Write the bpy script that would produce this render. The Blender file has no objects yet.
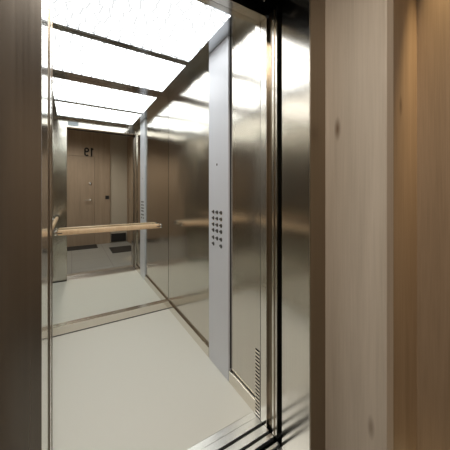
import bpy, bmesh, math, random
from mathutils import Vector, Matrix
random.seed(4)
S = bpy.context.scene
COL = S.collection

# ------------------------------------------------------------------ camera
CAM_Z = 1.25
cd = bpy.data.cameras.new('camera'); cam = bpy.data.objects.new('camera', cd); COL.objects.link(cam)
cam.location = (0, 0, CAM_Z)
cam.rotation_euler = (math.radians(90), 0, math.radians(-31.4))
cd.sensor_width = 36; cd.lens = 251/450*36; cd.shift_y = -33/450; cd.clip_start = 0.02
S.camera = cam
# ------------------------------------------------------------------ world, exposure
w = bpy.data.worlds.new('world'); S.world = w; w.use_nodes = True
w.node_tree.nodes['Background'].inputs[0].default_value = (0.05, 0.05, 0.05, 1)
w.node_tree.nodes['Background'].inputs[1].default_value = 0.2
S.view_settings.view_transform = 'Standard'; S.view_settings.look = 'None'
S.view_settings.gamma = 1; S.view_settings.use_curve_mapping = False
S.view_settings.exposure = 0.0
S.cycles.max_bounces = 14; S.cycles.glossy_bounces = 10; S.cycles.diffuse_bounces = 5
PANEL_STRENGTH = 4.3

# ------------------------------------------------------------------ dimensions (metres; X right along the lift, Y into it)
XL, XR = -0.061, 0.881            # door opening
WL, WR = -0.235, 0.897            # cab side walls
YP = 0.7375                       # front face of the steel portal
YF = 1.10                         # inside face of the cab front
YM = 2.65                         # mirror
ZC = 2.285                        # cab ceiling
ZH = 2.176                        # cab door head
HY, HX = -1.42, 1.2               # hall far wall, hall side wall
HZ = 2.80                         # hall ceiling

def spot(name, loc, target, power, angle, blend, col, size=0.04):
    l = bpy.data.lights.new(name, 'SPOT'); l.energy = power; l.spot_size = math.radians(angle)
    l.spot_blend = blend; l.color = col; l.shadow_soft_size = size
    o = bpy.data.objects.new(name, l); COL.objects.link(o); o.location = loc
    o.rotation_euler = (Vector(target)-Vector(loc)).to_track_quat('-Z', 'Y').to_euler()
    return o
# the hall's recessed downlights
spot('hall_downlight', (0.0, -0.15, HZ-0.02), (0.0, -0.15, 0), 95, 150, 0.6, (1.0, 0.91, 0.80), 0.06)
spot('hall_downlight', (-1.3, -0.45, HZ-0.02), (-1.3, -0.45, 0), 45, 150, 0.6, (1.0, 0.91, 0.80), 0.06)
spot('niche_downlight', (1.366, 0.412, HZ-0.02), (1.352, 0.45, 0), 350, 23, 1.0, (1.0, 0.70, 0.36), 0.015)

# ------------------------------------------------------------------ materials
def newmat(name):
    m = bpy.data.materials.new(name); m.use_nodes = True
    nt = m.node_tree; return m, nt, nt.nodes['Principled BSDF']
def plain(name, col, rough=0.5, metal=0.0, bump=0.0, bscale=200):
    m, nt, b = newmat(name)
    b.inputs['Base Color'].default_value = (*col, 1); b.inputs['Roughness'].default_value = rough
    b.inputs['Metallic'].default_value = metal
    tc = nt.nodes.new('ShaderNodeTexCoord'); n = nt.nodes.new('ShaderNodeTexNoise')
    n.inputs['Scale'].default_value = bscale; nt.links.new(tc.outputs['Object'], n.inputs['Vector'])
    mr = nt.nodes.new('ShaderNodeMapRange'); mr.inputs['To Min'].default_value = rough*0.92
    mr.inputs['To Max'].default_value = min(1, rough*1.08+0.005)
    nt.links.new(n.outputs['Fac'], mr.inputs['Value']); nt.links.new(mr.outputs[0], b.inputs['Roughness'])
    if bump:
        bp = nt.nodes.new('ShaderNodeBump'); bp.inputs['Strength'].default_value = bump; bp.inputs['Distance'].default_value = 0.002
        nt.links.new(n.outputs['Fac'], bp.inputs['Height']); nt.links.new(bp.outputs[0], b.inputs['Normal'])
    return m
def steel(name, col, rough, wave=0.0, streak=0.04):
    """brushed sheet steel: vertical grain in tint and gloss, optional slow oil-canning of the sheet"""
    m, nt, b = newmat(name); L = nt.links.new
    b.inputs['Metallic'].default_value = 1.0
    tc = nt.nodes.new('ShaderNodeTexCoord')
    mp = nt.nodes.new('ShaderNodeMapping'); mp.inputs['Scale'].default_value = (160, 160, 1.2)
    L(tc.outputs['Object'], mp.inputs['Vector'])
    n = nt.nodes.new('ShaderNodeTexNoise'); n.inputs['Scale'].default_value = 1; n.inputs['Detail'].default_value = 3
    L(mp.outputs[0], n.inputs['Vector'])
    cr = nt.nodes.new('ShaderNodeValToRGB')
    cr.color_ramp.elements[0].position = 0.25; cr.color_ramp.elements[1].position = 0.75
    cr.color_ramp.elements[0].color = (*[c*(1-streak) for c in col], 1)
    cr.color_ramp.elements[1].color = (*[min(1, c*(1+streak)) for c in col], 1)
    L(n.outputs['Fac'], cr.inputs['Fac']); L(cr.outputs[0], b.inputs['Base Color'])
    mr = nt.nodes.new('ShaderNodeMapRange'); mr.inputs['To Min'].default_value = rough*0.85; mr.inputs['To Max'].default_value = rough*1.15
    L(n.outputs['Fac'], mr.inputs['Value']); L(mr.outputs[0], b.inputs['Roughness'])
    if wave:
        mp2 = nt.nodes.new('ShaderNodeMapping'); mp2.inputs['Scale'].default_value = (2.2, 2.2, 1.4)
        L(tc.outputs['Object'], mp2.inputs['Vector'])
        n2 = nt.nodes.new('ShaderNodeTexNoise'); n2.inputs['Scale'].default_value = 1; n2.inputs['Detail'].default_value = 0.5
        L(mp2.outputs[0], n2.inputs['Vector'])
        bp = nt.nodes.new('ShaderNodeBump'); bp.inputs['Strength'].default_value = 1.0; bp.inputs['Distance'].default_value = wave
        L(n2.outputs['Fac'], bp.inputs['Height']); L(bp.outputs[0], b.inputs['Normal'])
    return m
def wood(name, dark, light, rough=0.55, knots=True):
    """upright oak-like grain with a few knots"""
    m, nt, b = newmat(name); L = nt.links.new
    tc = nt.nodes.new('ShaderNodeTexCoord')
    mp = nt.nodes.new('ShaderNodeMapping'); mp.inputs['Scale'].default_value = (14, 14, 0.9)
    L(tc.outputs['Object'], mp.inputs['Vector'])
    n = nt.nodes.new('ShaderNodeTexNoise'); n.inputs['Scale'].default_value = 1; n.inputs['Detail'].default_value = 5
    n.inputs['Distortion'].default_value = 0.6
    L(mp.outputs[0], n.inputs['Vector'])
    mp2 = nt.nodes.new('ShaderNodeMapping'); mp2.inputs['Scale'].default_value = (150, 150, 4)
    L(tc.outputs['Object'], mp2.inputs['Vector'])
    n2 = nt.nodes.new('ShaderNodeTexNoise'); n2.inputs['Scale'].default_value = 1; n2.inputs['Detail'].default_value = 2
    L(mp2.outputs[0], n2.inputs['Vector'])
    mx = nt.nodes.new('ShaderNodeMix'); mx.data_type = 'FLOAT'; mx.inputs[0].default_value = 0.4
    L(n.outputs['Fac'], mx.inputs[2]); L(n2.outputs['Fac'], mx.inputs[3])
    cr = nt.nodes.new('ShaderNodeValToRGB')
    cr.color_ramp.elements[0].position = 0.3; cr.color_ramp.elements[1].position = 0.7
    cr.color_ramp.elements[0].color = (*dark, 1); cr.color_ramp.elements[1].color = (*light, 1)
    L(mx.outputs[0], cr.inputs['Fac'])
    out = cr.outputs[0]
    if knots:
        mp3 = nt.nodes.new('ShaderNodeMapping'); mp3.inputs['Location'].default_value = (0.37, 0.21, 0.83); mp3.inputs['Scale'].default_value = (5.5, 5.5, 1.7)
        L(tc.outputs['Object'], mp3.inputs['Vector'])
        v = nt.nodes.new('ShaderNodeTexVoronoi'); v.inputs['Scale'].default_value = 1
        L(mp3.outputs[0], v.inputs['Vector'])
        kr = nt.nodes.new('ShaderNodeValToRGB')
        kr.color_ramp.elements[0].position = 0.02; kr.color_ramp.elements[0].color = (0.35, 0.28, 0.22, 1)
        kr.color_ramp.elements[1].position = 0.10; kr.color_ramp.elements[1].color = (1, 1, 1, 1)
        L(v.outputs['Distance'], kr.inputs['Fac'])
        mm = nt.nodes.new('ShaderNodeMix'); mm.data_type = 'RGBA'; mm.blend_type = 'MULTIPLY'; mm.inputs[0].default_value = 1
        L(out, mm.inputs[6]); L(kr.outputs[0], mm.inputs[7]); out = mm.outputs[2]
    L(out, b.inputs['Base Color']); b.inputs['Roughness'].default_value = rough
    bp = nt.nodes.new('ShaderNodeBump'); bp.inputs['Strength'].default_value = 0.15; bp.inputs['Distance'].default_value = 0.001
    L(n2.outputs['Fac'], bp.inputs['Height']); L(bp.outputs[0], b.inputs['Normal'])
    return m
def diffuser(name):
    """lit opal panel with a fine crackle of cells in the glass"""
    m = bpy.data.materials.new(name); m.use_nodes = True; nt = m.node_tree; nt.nodes.clear(); L = nt.links.new
    o = nt.nodes.new('ShaderNodeOutputMaterial'); e = nt.nodes.new('ShaderNodeEmission')
    tc = nt.nodes.new('ShaderNodeTexCoord')
    v = nt.nodes.new('ShaderNodeTexVoronoi'); v.voronoi_dimensions = '2D'; v.feature = 'DISTANCE_TO_EDGE'; v.inputs['Scale'].default_value = 14
    v.inputs['Randomness'].default_value = 0.7
    L(tc.outputs['Object'], v.inputs['Vector'])
    cr = nt.nodes.new('ShaderNodeValToRGB')
    cr.color_ramp.elements[0].position = 0.078; cr.color_ramp.elements[0].color = (0.196, 0.199, 0.199, 1)
    cr.color_ramp.elements[1].position = 0.095; cr.color_ramp.elements[1].color = (0.985, 1.0, 0.985, 1)
    L(v.outputs['Distance'], cr.inputs['Fac']); L(cr.outputs[0], e.inputs['Color'])
    e.inputs['Strength'].default_value = PANEL_STRENGTH
    L(e.outputs[0], o.inputs['Surface']); return m
def tiles(name):
    m, nt, b = newmat(name); L = nt.links.new
    tc = nt.nodes.new('ShaderNodeTexCoord')
    br = nt.nodes.new('ShaderNodeTexBrick'); br.offset = 0.0
    br.inputs['Scale'].default_value = 1; br.inputs['Brick Width'].default_value = 0.6; br.inputs['Row Height'].default_value = 0.6
    br.inputs['Mortar Size'].default_value = 0.004
    br.inputs['Color1'].default_value = (0.30, 0.305, 0.29, 1); br.inputs['Color2'].default_value = (0.32, 0.325, 0.31, 1)
    br.inputs['Mortar'].default_value = (0.15, 0.15, 0.145, 1)
    L(tc.outputs['Object'], br.inputs['Vector']); L(br.outputs['Color'], b.inputs['Base Color'])
    b.inputs['Roughness'].default_value = 0.35; return m

M = dict(
    wall=steel('brushed_steel', (0.605, 0.57, 0.515), 0.16, 0.013),
    jamb=steel('jamb_steel', (0.68, 0.65, 0.60), 0.16, 0.004),
    face=steel('portal_steel', (0.33, 0.31, 0.285), 0.26, 0.004),
    frame=steel('ceiling_steel', (0.62, 0.64, 0.66), 0.14),
    strip=steel('polished_strip', (0.80, 0.79, 0.77), 0.06),
    skirt=steel('skirting_steel', (0.76, 0.72, 0.65), 0.18),
    darksteel=steel('dark_and_shade_steel', (0.30, 0.25, 0.19), 0.3),  # dark steel parts, also the shade painted on right portal face and skirting strips
    chrome=plain('chrome', (0.8, 0.8, 0.79), 0.12, 1.0),
    alu=steel('aluminium', (0.80, 0.80, 0.79), 0.32, 0, 0.08),
    mirror=plain('mirror_glass', (0.86, 0.88, 0.86), 0.0, 1.0),
    black=plain('black_gap', (0.008, 0.008, 0.008), 0.7),
    cover=plain('control_panel_white', (0.72, 0.74, 0.80), 0.32),
    button=plain('button_black', (0.02, 0.02, 0.022), 0.35),
    vinyl=plain('pale_vinyl', (0.81, 0.81, 0.745), 0.42, 0, 0.08, 350),
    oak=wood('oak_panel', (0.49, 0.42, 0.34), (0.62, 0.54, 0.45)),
    dimoak=wood('oak_wall_dim', (0.25, 0.185, 0.122), (0.35, 0.265, 0.185)),  # darker copy of the hall oak, dim light put into its colour
    litoak=wood('oak_cladding_lit', (0.32, 0.245, 0.175), (0.44, 0.345, 0.255)),  # same oak lightened for the far wall, brighter light put into its colour
    dooroak=wood('oak_door', (0.30, 0.23, 0.165), (0.41, 0.32, 0.235), knots=False),
    rail=wood('rail_wood', (0.74, 0.50, 0.29), (0.88, 0.66, 0.43), 0.4, False),
    plaster=plain('beige_plaster', (0.52, 0.47, 0.39), 0.8, 0, 0.1, 90),
    white=plain('white_plaster', (0.75, 0.73, 0.70), 0.85, 0, 0.05, 90),
    mat=plain('mat_fibre', (0.03, 0.027, 0.024), 0.95, 0, 0.8, 700),
    matrim=plain('mat_edge', (0.018, 0.017, 0.016), 0.7),
    label=plain('pale_blue_plate', (0.55, 0.62, 0.70), 0.3),
    tile=tiles('hall_tiles'), light=diffuser('opal_panel'))

# ------------------------------------------------------------------ mesh helpers
def box(bm, x0, x1, y0, y1, z0, z1, bev=0.0):
    b2 = bmesh.new()
    vs = [b2.verts.new(p) for p in ((x0,y0,z0),(x1,y0,z0),(x1,y1,z0),(x0,y1,z0),(x0,y0,z1),(x1,y0,z1),(x1,y1,z1),(x0,y1,z1))]
    for f in ((3,2,1,0),(4,5,6,7),(0,1,5,4),(1,2,6,5),(2,3,7,6),(3,0,4,7)): b2.faces.new([vs[i] for i in f])
    if bev: bmesh.ops.bevel(b2, geom=list(b2.edges), offset=bev, segments=2, profile=0.5, affect='EDGES')
    me = bpy.data.meshes.new('tmp'); b2.to_mesh(me); b2.free(); bm.from_mesh(me); bpy.data.meshes.remove(me)
def cyl(bm, a, b, r, n=20, r2=None, bev=0.0):
    a, b = Vector(a), Vector(b); d = b-a
    mt = Matrix.Translation((a+b)/2) @ d.to_track_quat('Z', 'Y').to_matrix().to_4x4()
    b2 = bmesh.new()
    bmesh.ops.create_cone(b2, cap_ends=True, segments=n, radius1=r, radius2=r if r2 is None else r2, depth=d.length)
    if bev:
        es = [e for e in b2.edges if all(abs(abs(v.co.z)-d.length/2) < 1e-6 for v in e.verts) and abs(e.verts[0].co.z-e.verts[1].co.z) < 1e-6]
        bmesh.ops.bevel(b2, geom=es, offset=bev, segments=2, profile=0.5, affect='EDGES')
    b2.transform(mt)
    me = bpy.data.meshes.new('tmp'); b2.to_mesh(me); b2.free(); bm.from_mesh(me); bpy.data.meshes.remove(me)
def tube(bm, pts, r, n=10):
    pts = [Vector(p) for p in pts]; rings = []
    for i, p in enumerate(pts):
        d = (pts[min(i+1, len(pts)-1)]-pts[max(i-1, 0)]).normalized()
        q = d.to_track_quat('Z', 'Y')
        rings.append([bm.verts.new(p+q @ Vector((r*math.cos(t*2*math.pi/n), r*math.sin(t*2*math.pi/n), 0))) for t in range(n)])
    for A, B in zip(rings, rings[1:]):
        for i in range(n): bm.faces.new((A[i], A[(i+1) % n], B[(i+1) % n], B[i]))
    bm.faces.new(rings[0][::-1]); bm.faces.new(rings[-1])
def obj(name, bm, m, parent=None, smooth=False):
    bmesh.ops.recalc_face_normals(bm, faces=bm.faces)
    me = bpy.data.meshes.new(name); bm.to_mesh(me); bm.free()
    me.materials.append(M[m])
    o = bpy.data.objects.new(name, me); COL.objects.link(o)
    if smooth:
        for p in me.polygons: p.use_smooth = True
        me.set_sharp_from_angle(angle=math.radians(35))
    if parent is not None:
        o.parent = parent; r = parent; off = Vector((0, 0, 0))
        while r is not None: off += Vector(r.location); r = r.parent
        me.transform(Matrix.Translation(-off))
    return o
def boxes(*bs, bev=0.0):
    bm = bmesh.new()
    for b in bs: box(bm, *b, bev=bev)
    return bm
def struct(name, bm, m, parent=None):
    o = obj(name, bm, m, parent)
    if parent is None: o['kind'] = 'structure'
    return o
def tag(o, label, cat, group=None):
    o['label'] = label; o['category'] = cat
    if group: o['group'] = group
    return o
def thing(name, label, cat, loc, group=None):
    o = bpy.data.objects.new(name, None); COL.objects.link(o); o.location = loc; o.empty_display_size = 0.1
    return tag(o, label, cat, group)

# ------------------------------------------------------------------ the lift cab
struct('floor', boxes((WL-0.02, WR+0.02, 1.1375, YM+0.02, -0.03, 0)), 'vinyl')
struct('wall_right', boxes((WR, WR+0.04, 1.683, YM, 0.0, ZC+0.05)), 'wall')
struct('wall_right_front', boxes((WR, WR+0.04, 1.1190, 1.395, 0.0, ZC+0.05)), 'wall')
struct('wall_left', boxes((WL-0.04, WL, YF, YM, 0, ZC+0.05)), 'wall')
struct('wall_back', boxes((WL-0.04, WR+0.04, YM+0.006, YM+0.05, 0, ZC+0.05)), 'wall')
struct('wall_front', boxes((WL-0.04, XL, YF-0.028, YF, 0, ZC+0.05), (XL, XR+0.002, YF-0.028, YF, ZH, ZC+0.05)  ), 'wall')
# skirtings, each with a dark strip above painted in for the recess shade
def skirting(name, b, gap, gm='darksteel'):
    o = struct(name, boxes(b, bev=0.002), 'skirt')
    struct('gap_shade_strip', boxes(gap), gm, o)
skirting('baseboard_right', (XR, WR, 1.683, YM-0.036, 0, 0.075), (WR-0.003, WR, 1.683, YM-0.036, 0.075, 0.092))
skirting('baseboard_front_right', (XR, WR, 1.1190, 1.395, 0, 0.075), (WR-0.003, WR, 1.1190, 1.395, 0.075, 0.0785), 'black')
skirting('baseboard_left', (WL, WL+0.016, YF, YM-0.036, 0, 0.075), (WL, WL+0.003, YF, YM-0.036, 0.075, 0.09))
o = struct('baseboard_back', boxes((WL, WR, YM-0.036, YM, 0, 0.077), bev=0.0015), 'skirt')
struct('floor_joint', boxes((WL+0.016, XR, YM-0.039, YM-0.036, 0.0, 0.006)), 'black', o)
# ceiling: steel frame round two luminous panels
PX0, PX1 = -0.165, 0.798
PY = (1.240, 1.855, 1.925, 2.556)
struct('ceiling', boxes((WL, PX0, 1.195, YM, ZC, ZC+0.04), (PX1, WR, 1.195, YM, ZC, ZC+0.04), (PX0, PX1, 1.195, PY[0], ZC, ZC+0.04),
       (PX0, PX1, PY[1], PY[2], ZC, ZC+0.04), (PX0, PX1, PY[3], YM, ZC, ZC+0.04), bev=0.001), 'frame')
for y0, y1, lb in ((PY[0], PY[1], 'large glowing white ceiling light panel nearest the doorway'),
                   (PY[2], PY[3], 'glowing white ceiling light panel nearest the mirror')):
    tag(obj('ceiling_light_panel', boxes((PX0, PX1, y0, y1, ZC+0.012, ZC+0.03)), 'light'), lb, 'ceiling light', 'luminous ceiling panels')
struct('trim_15', boxes((WL, WR, YF, 1.195, ZC, ZC+0.04), bev=0.001), 'skirt')
struct('trim_1', boxes((PX0, PX1, 1.8875, 1.8925, ZC-0.003, ZC-0.0002)), 'darksteel')

# mirror wall: thing with a steel top rail
t = thing('wall_mirror', 'large frameless mirror covering the back wall of the lift', 'mirror', (0.33, YM, 0.077))
obj('mirror_glass', boxes((WL+0.002, WR-0.002, YM, YM+0.005, 0.077, 2.211)), 'mirror', t)
obj('top_rail', boxes((WL+0.002, WR-0.002, YM-0.002, YM+0.005, 2.211, ZC-0.001)), 'strip', t)

# ------------------------------------------------------------------ handrails
def rail_bar(axis, a, b, c0, z, hw=0.017, hh=0.0235):
    bm = bmesh.new()
    if axis == 'x': box(bm, a, b, c0-hw, c0+hw, z-hh, z+hh, bev=0.012)
    else: box(bm, c0-hw, c0+hw, a, b, z-hh, z+hh, bev=0.012)
    return bm
RY, RZ, RX = 2.570, 0.90, -0.168
t = thing('handrail', 'pale wooden handrail running across the mirror', 'handrail', (0.335, RY, RZ))
obj('rail', rail_bar('x', -0.105, 0.775, RY, RZ), 'rail', t, True)
for s, x in ((-1, -0.105), (1, 0.775)):
    e = obj('end_cap', rail_bar('x', x if s > 0 else x-0.028, x+0.028 if s > 0 else x, RY, RZ, 0.0165, 0.022), 'chrome', t, True)
    xs = x + s*0.0
    obj('slot', boxes((x-0.034 if s > 0 else x+0.002, x-0.002 if s > 0 else x+0.034, RY-0.0178, RY-0.0165, RZ-0.006, RZ+0.002)), 'button', e)
    bm = bmesh.new(); cyl(bm, (x-s*0.04, RY+0.014, RZ-0.004), (x-s*0.04, YM-0.004, RZ-0.004), 0.010); cyl(bm, (x-s*0.04, YM-0.004, RZ-0.004), (x-s*0.04, YM, RZ-0.004), 0.024, 28)
    obj('bracket', bm, 'chrome', t, True)
t = thing('handrail', 'pale wooden handrail on the left steel wall, seen end-on in the mirror', 'handrail', (RX, 1.93, RZ))
obj('rail', rail_bar('y', 1.30, 2.47, RX, RZ), 'rail', t, True)
for s, y in ((-1, 1.30), (1, 2.47)):
    obj('end_cap', rail_bar('y', y if s > 0 else y-0.028, y+0.028 if s > 0 else y, RX, RZ, 0.0165, 0.022), 'chrome', t, True)
    bm = bmesh.new(); cyl(bm, (RX-0.014, y-s*0.06, RZ-0.004), (WL+0.004, y-s*0.06, RZ-0.004), 0.010); cyl(bm, (WL+0.004, y-s*0.06, RZ-0.004), (WL, y-s*0.06, RZ-0.004), 0.024, 28)
    obj('bracket', bm, 'chrome', t, True)

# ------------------------------------------------------------------ control column
CY0, CY1 = 1.401, 1.677
t = thing('control_panel', 'tall white control panel with rows of round buttons on the right wall', 'lift control panel', (XR, 1.54, 0))
obj('faceplate', boxes((XR, WR+0.03, CY0, CY1, 0.002, ZC-0.002), bev=0.0015), 'cover', t)
obj('side_joint', boxes((WR-0.004, WR+0.006, CY0-0.006, CY0-0.0005, 0.085, ZC-0.002)), 'black', t)
cols = (1.600, 1.5455, 1.491); rows = (1.106, 1.061, 1.0165, 0.974, 0.921, 0.875)
for ri, z in enumerate(rows):
    for ci, y in enumerate(cols):
        if ri == 5 and ci == 1: continue
        bm = bmesh.new(); cyl(bm, (XR+0.002, y, z), (XR-0.005, y, z), 0.0115, 24, bev=0.0015)
        b = obj('button', bm, 'button', t, True)
        bm = bmesh.new()
        cyl(bm, (XR+0.001, y, z), (XR-0.003, y, z), 0.0145, 28)
        obj('button_ring', bm, 'chrome', b, True)
        bm = boxes((XR-0.001, XR+0.001, y+0.019, y+0.029, z-0.006, z+0.006))
        obj('number_mark', bm, 'button', b)
bm = bmesh.new(); cyl(bm, (XR+0.002, 1.553, 1.445), (XR-0.0015, 1.553, 1.445), 0.0085, 20)
obj('sensor', bm, 'button', t, True)

# slotted vent at the foot of the right wall's front end
t = thing('vent_grille', 'narrow upright slotted vent grille low beside the door jamb', 'vent', (XR, 1.097, 0.005))
obj('backing', boxes((XR+0.006, XR+0.012, 1.078, 1.1175, 0.005, 0.372)), 'black', t)
bm = bmesh.new()
for k in range(18):
    z = 0.006+k*0.0205
    box(bm, XR, XR+0.006, 1.080, 1.1155, z, z+0.0105)
box(bm, XR, XR+0.006, 1.078, 1.080, 0.005, 0.372); box(bm, XR, XR+0.006, 1.1155, 1.1175, 0.005, 0.372)
obj('slats', bm, 'skirt', t)
# wall strip above the vent
struct('trim_2', boxes((XR+0.002, WR+0.03, 1.0765, 1.1180, 0.374, ZC), (XR+0.012, WR+0.03, 1.0765, 1.1180, 0, 0.374)), 'wall')

# ------------------------------------------------------------------ door posts, sliding leaves and portal (both sides of the opening)
def mirx(b):
    c = XL+XR; return (c-b[1], c-b[0], *b[2:])
SIDES = (('right', lambda b: b), ('left', mirx))
for i, (side, f) in enumerate(SIDES):
    struct('trim_%d' % (3+i), boxes(f((XR, XR+0.09, 1.021, 1.071, 0, ZH)), bev=0.0015), 'jamb')                      # cab door post
    struct('trim_%d' % (5+i), boxes(f((XR+0.016, XR+0.09, 0.981, 1.021, 0, ZH+0.02))), 'darksteel')               # pocket lining
    struct('trim_%d' % (7+i), boxes(f((XR, XR+0.10, YP+0.001, 0.907, -0.02, 2.30)), bev=0.001), 'jamb')               # landing portal reveal
    struct('trim_%d' % (9+i), boxes(f((XR+0.0005, XR+0.101, YP-0.003, YP+0.001, -0.02, 2.30))), 'face' if i else 'darksteel')               # portal face towards the hall; right one's shade put into a darker steel
    t = thing('sliding_door', 'edge of the steel sliding lift door open into the %s pocket' % side, 'lift door', ((XR+0.09) if i == 0 else XL-0.09, 0.961, 0.003), 'lift door leaves')
    obj('leaf', boxes(f((XR+0.001, XR+0.16, 0.943, 0.979, 0.004, 2.19)), bev=0.002), 'jamb', t)
    obj('rubber_edge', boxes(f((XR-0.002, XR+0.001, 0.957, 0.965, 0.01, 2.18))), 'darksteel', t)
struct('trim_16', boxes((XL-0.001, XL+0.0015, 1.088, YF+0.001, 0, ZH)), 'darksteel')
# head over the cab doorway
struct('trim_11', boxes((XL, XR, 1.021, 1.0705, ZH, ZH+0.06), bev=0.001), 'jamb')
struct('trim_12', boxes((XL-0.1, XR+0.1, YP, 0.907, 2.215, 2.30)), 'black')
# black box added round the doorway: shaft darkness as colour, stops light leaks
struct('wall_shaft_blackout', boxes((XR+0.165, XR+0.19, 0.90, 1.10, -0.06, 2.45), (XL-0.19, XL-0.165, 0.90, 1.10, -0.06, 2.45),
       (XL-0.19, XR+0.19, 0.90, 1.10, 2.45, 2.48), (XL-0.19, XR+0.19, 0.90, 1.10, -0.12, -0.08), (XL-0.19, XR+0.19, 1.066, 1.072, ZH+0.06, 2.45), (XL-0.19, XR+0.19, 0.895, 0.906, 2.30, 2.45)), 'black')
bm = bmesh.new()
pts = [(0.735+0.03*math.sin(k*0.5)+0.006*k, 0.93+0.012*math.cos(k*0.45), 2.185+0.022*math.cos(k*0.75)) for k in range(12)]
tube(bm, pts, 0.0022)
tag(obj('cable', bm, 'chrome', None, True), 'thin loose cable in the dark gap over the doorway', 'cable')

# ------------------------------------------------------------------ sills
t = thing('door_sill', 'grooved aluminium sill of the lift cab floor', 'door sill', (0.41, 1.05, -0.02))
bm = bmesh.new()
for y0, y1 in ((1.100, 1.1370), (1.058, 1.0995), (1.003, 1.042), (0.965, 0.988)): box(bm, XL, XR, y0, y1, -0.02, 0.0, bev=0.001)
obj('tread', bm, 'alu', t)
obj('guide_groove', boxes((XL, XR, 1.042, 1.058, -0.02, -0.010), (XL, XR, 0.988, 1.003, -0.02, -0.010)), 'black', t)
t = thing('door_sill', 'narrow aluminium landing sill in front of the dark shaft gap', 'door sill', (0.41, 0.85, -0.02))
bm = bmesh.new()
for y0, y1 in ((0.922, 0.938), (0.80, 0.908)): box(bm, XL, XR, y0, y1, -0.02, -0.001, bev=0.001)
obj('tread', bm, 'alu', t)
obj('guide_groove', boxes((XL, XR, 0.908, 0.922, -0.02, -0.011)), 'black', t)

# pale plate over the doorway, inside the cab
tag(obj('indicator_plate', boxes((XL+0.012, 0.085, YF+0.0, YF+0.004, ZH+0.020, ZC-0.030), bev=0.001), 'label'), 'small pale blue plate over the doorway, seen in the mirror', 'sign')

# ------------------------------------------------------------------ the hall
HL = -2.6
struct('floor_hall', boxes((HL, 1.46, HY-0.05, 0.80, -0.04, -0.001)), 'tile')
struct('ceiling_hall', boxes((HL, 1.46, HY-0.05, 0.95, HZ, HZ+0.05)), 'white')
struct('wall_hall_left', boxes((HL-0.05, HL, HY-0.05, 0.75, 0, HZ)), 'white')
# far wall: oak cladding with the doorway, then a plastered part
DX0, DX1, DZ = -0.43, 0.466, 2.085
struct('wall_hall_far', boxes((HL, DX0-0.004, HY-0.05, HY, 0, HZ), (DX1+0.004, 0.805, HY-0.05, HY, 0, HZ), (DX0-0.004, DX1+0.004, HY-0.05, HY, DZ+0.004, HZ)), 'litoak')
struct('wall_hall_plaster', boxes((0.805, HX+0.3, HY-0.09, HY-0.03, 0, HZ)), 'plaster')
d = struct('door_1', boxes((DX0, DX1, HY-0.045, HY-0.006, 0.004, DZ), bev=0.002), 'dooroak')
bm = bmesh.new(); cyl(bm, (0.375, HY-0.006, 1.06), (0.375, HY+0.004, 1.06), 0.026, 28, bev=0.002); cyl(bm, (0.375, HY+0.004, 1.06), (0.375, HY+0.045, 1.06), 0.010)
tube(bm, [(0.378, HY+0.045, 1.06), (0.32, HY+0.047, 1.06), (0.262, HY+0.045, 1.058), (0.25, HY+0.040, 1.058)], 0.0095)
obj('door_handle', bm, 'skirt', d, True)
bm = bmesh.new(); cyl(bm, (0.375, HY-0.006, 1.45), (0.375, HY+0.010, 1.45), 0.030, 28, bev=0.004)
obj('door_lock', bm, 'chrome', d, True)
bm = boxes((0.345, 0.405, HY-0.007, HY-0.004, 0.93, 0.94)); bm.free()
# side wall with a second door
struct('wall_hall_right', boxes((HX, HX+0.06, HY-0.03, -1.304, 0, HZ), (HX, HX+0.06, -0.396, 0.25, 0, HZ), (HX, HX+0.06, -1.304, -0.396, 2.104, HZ)), 'dimoak')
d2 = struct('door_2', boxes((HX+0.012, HX+0.05, -1.30, -0.40, 0.004, 2.10), bev=0.002), 'dooroak')
bm = bmesh.new(); cyl(bm, (HX+0.012, -1.21, 1.06), (HX-0.035, -1.21, 1.06), 0.010); cyl(bm, (HX+0.012, -1.21, 1.06), (HX+0.002, -1.21, 1.06), 0.026, 28)
tube(bm, [(HX-0.035, -1.213, 1.06), (HX-0.037, -1.15, 1.06), (HX-0.033, -1.09, 1.058)], 0.0095)
obj('door_handle', bm, 'chrome', d2, True)
# wall beside the portal, its oak lining boards and the lit niche
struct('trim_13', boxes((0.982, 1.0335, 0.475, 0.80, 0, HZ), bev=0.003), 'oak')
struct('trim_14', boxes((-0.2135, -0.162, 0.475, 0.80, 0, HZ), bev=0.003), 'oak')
struct('wall_niche', boxes((1.0335, 1.40, 0.543, 0.60, 0, HZ), (1.40, 1.46, 0.19, 0.60, 0, HZ), (HX+0.06, 1.46, 0.19, 0.25, 0, HZ)), 'dimoak')
struct('wall_hall_front', boxes((HL, -0.2135, 0.50, 0.62, 0, HZ)), 'dimoak')
struct('wall_portal_head', boxes((-0.162, 0.982, 0.70, 0.80, 2.30, HZ)), 'dimoak')

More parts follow.
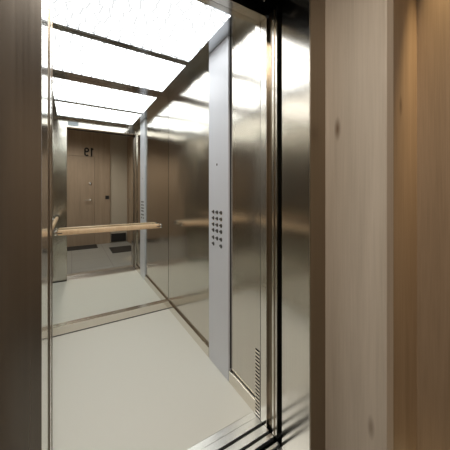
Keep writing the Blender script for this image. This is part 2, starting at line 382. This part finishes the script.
# number on the wall over door one
t = thing('floor_number', 'black number 19 on oak wall over the apartment door, reversed in the mirror', 'number sign', (0.342, HY, 2.19))
def digit(strokes):
    """strokes: polylines in metres (u to the reader's right, v up); the reader faces the far wall, so u runs towards -X"""
    bm = bmesh.new(); hw = 0.0165
    for n, st in enumerate(strokes):
        P = [Vector((-u, v)) for u, v in st]; L, R = [], []
        for i, p in enumerate(P):
            d = (P[min(i+1, len(P)-1)]-P[max(i-1, 0)]).normalized(); q = Vector((-d.y, d.x))*hw
            L.append(p+q); R.append(p-q)
        y0, y1 = HY, HY+0.010+0.0008*n
        mk = lambda p, y: bm.verts.new((0.35+p.x, y, 2.19+p.y))
        rows_ = [[mk(l, y0), mk(r_, y0), mk(r_, y1), mk(l, y1)] for l, r_ in zip(L, R)]
        for A, B in zip(rows_, rows_[1:]):
            for k in range(4): bm.faces.new((A[k], A[(k+1) % 4], B[(k+1) % 4], B[k]))
        bm.faces.new(rows_[0]); bm.faces.new(rows_[-1])
    return obj('digit', bm, 'black', t)
digit([[(-0.048, -0.102), (-0.048, 0.102)], [(-0.085, 0.062), (-0.066, 0.076), (-0.050, 0.098)]])
cx_, ry, rx = 0.052, 0.040, 0.036
loop = [(cx_+rx*math.cos(a), 0.046+ry*math.sin(a)) for a in [k*math.pi/14 for k in range(29)]]
tail = [(cx_+rx, 0.05), (cx_+rx, 0.0), (cx_+rx, -0.045)]+[(cx_+rx*math.cos(a), -0.045+ry*math.sin(a)) for a in [-k*math.pi/12 for k in range(1, 11)]]
digit([loop, tail])

# switch plate, low dark panel, mats
t = thing('wall_switch', 'small dark square switch on the oak wall right of the door', 'switch', (0.738, HY, 1.075))
obj('plate', boxes((0.695, 0.781, HY, HY+0.008, 1.075, 1.161), bev=0.002), 'button', t)
obj('rocker', boxes((0.713, 0.763, HY+0.008, HY+0.012, 1.093, 1.143), bev=0.001), 'matrim', t)
tag(obj('wall_vent_panel', boxes((0.83, 1.17, HY-0.03, HY+0.0, 0.02, 0.22), bev=0.004), 'matrim'), 'low black rectangular panel at the foot of the beige wall', 'panel')
def doormat(label, x0, x1, y0, y1):
    t = thing('doormat', label, 'doormat', ((x0+x1)/2, (y0+y1)/2, -0.001), 'doormats in the hall')
    obj('pile', boxes((x0+0.02, x1-0.02, y0+0.02, y1-0.02, -0.001, 0.010), bev=0.003), 'mat', t)
    obj('edge', boxes((x0, x1, y0, y0+0.02, -0.001, 0.006), (x0, x1, y1-0.02, y1, -0.001, 0.006), (x0, x0+0.02, y0+0.02, y1-0.02, -0.001, 0.006), (x1-0.02, x1, y0+0.02, y1-0.02, -0.001, 0.006)), 'matrim', t)
doormat('dark doormat lying in front of the apartment door under the number', -0.33, 0.50, HY+0.02, -0.98)
doormat('dark doormat on the tiles in front of the side wall door', 0.71, 1.17, -0.86, -0.26)
